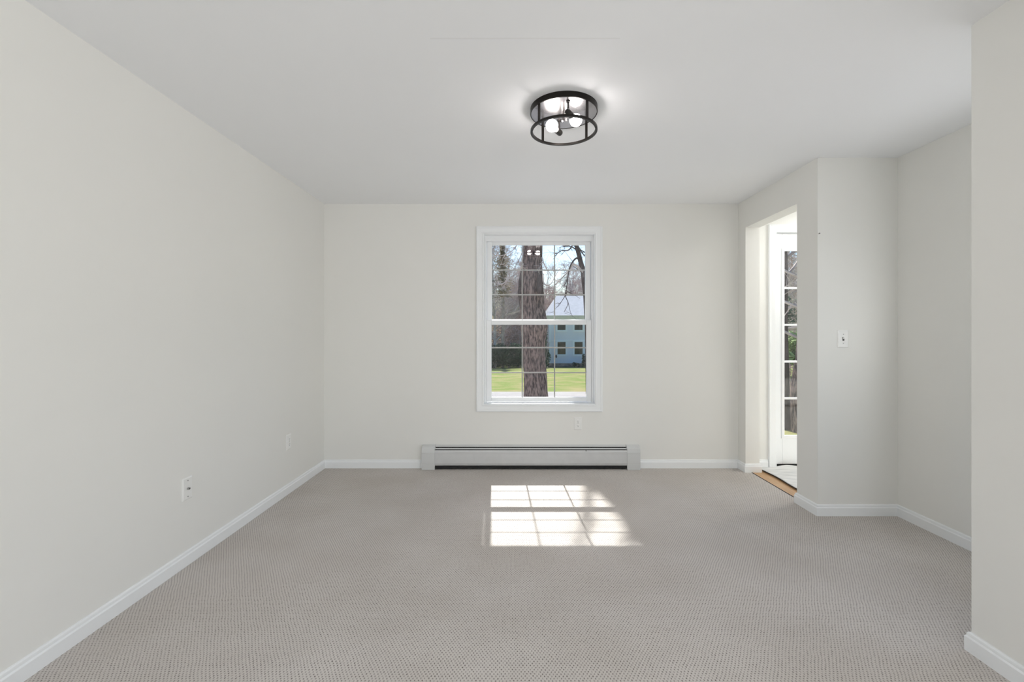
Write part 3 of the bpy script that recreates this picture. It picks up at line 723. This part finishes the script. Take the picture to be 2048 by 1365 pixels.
pine(1005, 42, 12.0, 2.6, 1800, M_pine, 'bronze-needled pine rising above the left part of the window', 61, .55)
#pine(1126, 62, 14.2, 2.0, 3000, M_pine, 'bronze-needled pine above the pale house roof', 62, .45)

# ---- the house across the street
HD = 45.0
def hx(px, D=HD): return (px - 1030) * D / F
def hz(py, D=HD): return CAMZ - (py - 668) * D / F
zb, ze = hz(737), hz(632)
x0, x1 = hx(1098), hx(1098) + 12.0
house = empty('house', ((x0 + x1) / 2, HD + 4, zb), 'pale blue-white two-storey house across the street with grey roof', 'house')
b = MB().box(x0, x1, HD, HD + 8, hz(727), ze); zz = hz(727)
while zz < ze - .05:           # overlapping clapboards on the street front
    b.add([(x0, HD - .004, zz + .19), (x1, HD - .004, zz + .19), (x1, HD - .03, zz), (x0, HD - .03, zz), (x0, HD, zz), (x1, HD, zz)], [(3, 2, 1, 0), (3, 4, 5, 2)]); zz += .19
b.build('wall', M_siding, house)
MB().box(x0 + .02, x1 - .02, HD + .04, HD + 7.96, zb - 1.0, hz(727)).build('foundation', M_stone, house)
for x in (x0, x1 - .22): MB().box(x - .02, x + .22, HD - .03, HD + .2, hz(727), ze).build('corner_board', M_white, house)
MB().box(x0 - .02, x1 + .02, HD - .05, HD, hz(682), hz(680.5)).build('belt_board', M_white, house)
MB().box(x0 - .3, x1 + .3, HD - .08, HD, hz(640), hz(634)).build('frieze', M_cream, house)
MB().box(x0 - .3, x1 + .3, HD - .12, HD + 8.5, hz(633.5), hz(631.5)).build('eave', M_white, house)
zr_ = hz(592, 49); ez = hz(631.6)
vs = [(x0 - .3, HD - .22, ez), (x1 + .3, HD - .22, ez), (x1 + .4, HD + 8.5, ez), (x0 - .4, HD + 8.5, ez), (hx(1113, 49), HD + 4, zr_), (x1 - .8, HD + 4, zr_)]
MB().add(vs, [(0, 1, 5, 4), (1, 2, 5), (2, 3, 4, 5), (3, 0, 4), (3, 2, 1, 0)]).build('roof', M_roof, house)
for cx in (1123, 1157, 1191, 1225, 1259, 1293):
    for (ya, yb) in ((684, 709.5), (637, 661)):
        if cx == 1225 and ya == 684:
            dr = MB().box(hx(cx - 13), hx(cx + 13), HD - .06, HD + .02, hz(727), hz(682)).build('front_door', M_white, house)
            MB().box(hx(cx - 9), hx(cx + 9), HD - .09, HD - .05, hz(726), hz(686)).build('door_slab', M_cream, dr); continue
        w = ring(MB(), hx(cx - 11.5), hx(cx + 11.5), hz(yb + 3), hz(ya - 3), .17, HD - .07, HD + .01).build('window', M_white, house)
        MB().box(hx(cx - 8), hx(cx + 8), HD - .03, HD + .005, hz(yb), hz(ya)).build('pane', M_pane, w)
        MB().box(hx(cx - 8), hx(cx + 8), HD - .045, HD - .03, hz((ya + yb) / 2 + .5), hz((ya + yb) / 2 - .5)).build('meeting_rail', M_white, w)
MB().sphere((hx(1112.2), HD - .12, hz(713)), 1, 12, 8, (.09, .1, .17)).build('electric_meter', M_dark, house)
MB().box(x0 - .3, x1 + .3, HD - 1.6, HD + .02, gz(HD) - .25, gz(HD) + .06).build('mulch_bed', M_mulch, house)['label'] = 'dark mulch bed along the foundation'
shrub('foundation_shrub', 1169, 737, 43.6, .55, 1.35, 700, .07, M_ever, 'narrow dark shrub by the house foundation', 'shrub', 71)
shrub('foundation_shrub', 1152, 737, 43.9, .8, .45, 400, .07, M_ever, 'low dark shrub by the house foundation under the right-hand window', 'shrub', 72)

# ---- what the glazed door shows
DD = 8.6
lt1 = empty('oak_tree', P(1566, 860, DD + .6) * 1.0, 'dark mossy tree trunk at the left edge of the door glass', 'tree'); 
lt1.location.z = gz(DD)
b = MB(); b.tube([P(1566, 872, 9.0), P(1567, 848, 9.0), P(1566, 800, 9.0), P(1567, 740, 9.0), P(1566, 660, 9.0), P(1567, 560, 9.0), P(1566, 480, 9.0), P(1560, 380, 9.0), P(1548, 200, 9.0)], [.30, .17, .115, .10, .085, .08, .07, .06, .03], 16)
b.build('trunk', M_burl, lt1, smooth=True)
for (px, py, dx, dz) in ((1567, 560, .8, .6), (1567, 620, 1, .25), (1566, 520, .9, .8), (1567, 660, 1, .1), (1566, 480, -.6, .9)):
    b = MB(); grow(b, P(px, py, 9.0), Vector((dx, .2, dz)), 1.6, .035, 2, rng, .6, .05, (6, 5), 4, (6, 4, 3), .004); b.build('limb', M_twig, lt1, smooth=True)
lt2 = empty('maple_tree', P(1596, 860, DD), 'pale brown tree trunk at the right side of the door glass', 'tree'); lt2.location.z = gz(DD)
b = MB(); b.tube([P(1598, 900, DD), P(1598, 870, DD), P(1597, 800, DD), P(1597, 772, DD), P(1603, 720, DD), P(1608, 640, DD), P(1612, 500, DD), P(1618, 300, DD)], [.17, .14, .135, .135, .105, .09, .08, .04], 18)
b.v = [tuple(Vector(v) + Vector((1, 1, 0)) * .02 * mathutils.noise.noise(Vector(v) * 5)) for v in b.v]
b.build('trunk', M_bark, lt2, smooth=True)
for (px, py, dx, dz) in ((1606, 680, -1, .3), (1609, 620, -1, .5), (1611, 560, -1, .7)):
    b = MB(); grow(b, P(px, py, DD), Vector((dx, .3, dz)), 1.5, .03, 2, rng, .6, .05, (6, 5), 4, (6, 4, 3), .004); b.build('limb', M_twig, lt2, smooth=True)
x, D = (1594 - 1030) * 11 / F, 11.0
e = empty('young_evergreen', (x, D, gz(D)), 'fresh green evergreen bough beyond the door glass', 'tree')
foliage((x + .1, D, CAMZ - (700 - 668) * D / F), .55, .5, .42, 1500, .055, 81, aspect=2.2).build('foliage', M_fresh, e)
MB().tube([(x + .35, D, gz(D) - .1), (x + .3, D, 1.6)], [.05, .02], 8).build('stem', M_wood1, e)
foliage(P(1568, 615, 12), .35, .4, .7, 700, .05, 84).build('foliage', M_ever2, e)['label'] = 'darker moss green bough'
shrub('underbrush', 1578, 800, 14, 3.2, 1.5, 2600, .05, M_brush, 'brown underbrush behind the trunks in the door glass', 'bushes', 82, 1.2)
e = empty('yellow_green_shrub', P(1577, 800, 10.2), 'small yellow-green plant between the trunks seen through the door', 'plant'); e.location.z = gz(10.2)
foliage(P(1577, 790, 10.2), .10, .1, .16, 160, .03, 83, 3).build('foliage', M_fresh, e)
MB().tube([P(1577, 830, 10.2) + Vector((0, 0, -.4)), P(1577, 790, 10.2)], [.012, .006], 6).build('stem', M_wood1, e)
b = MB(); c = P(1578.5, 835, 9.6); b.lathe([(.0, .46), (.03, .45), (.07, .36), (.10, .2), (.11, .03), (.09, 0), (0, 0)], Matrix.Translation((c.x, c.y, gz(9.6))), 20)
cv = tag(b.build('covered_post', M_dark, origin=(c.x, c.y, gz(9.6)), smooth=True), 'dark covered shape standing between the two trunks beyond the door', 'cover')
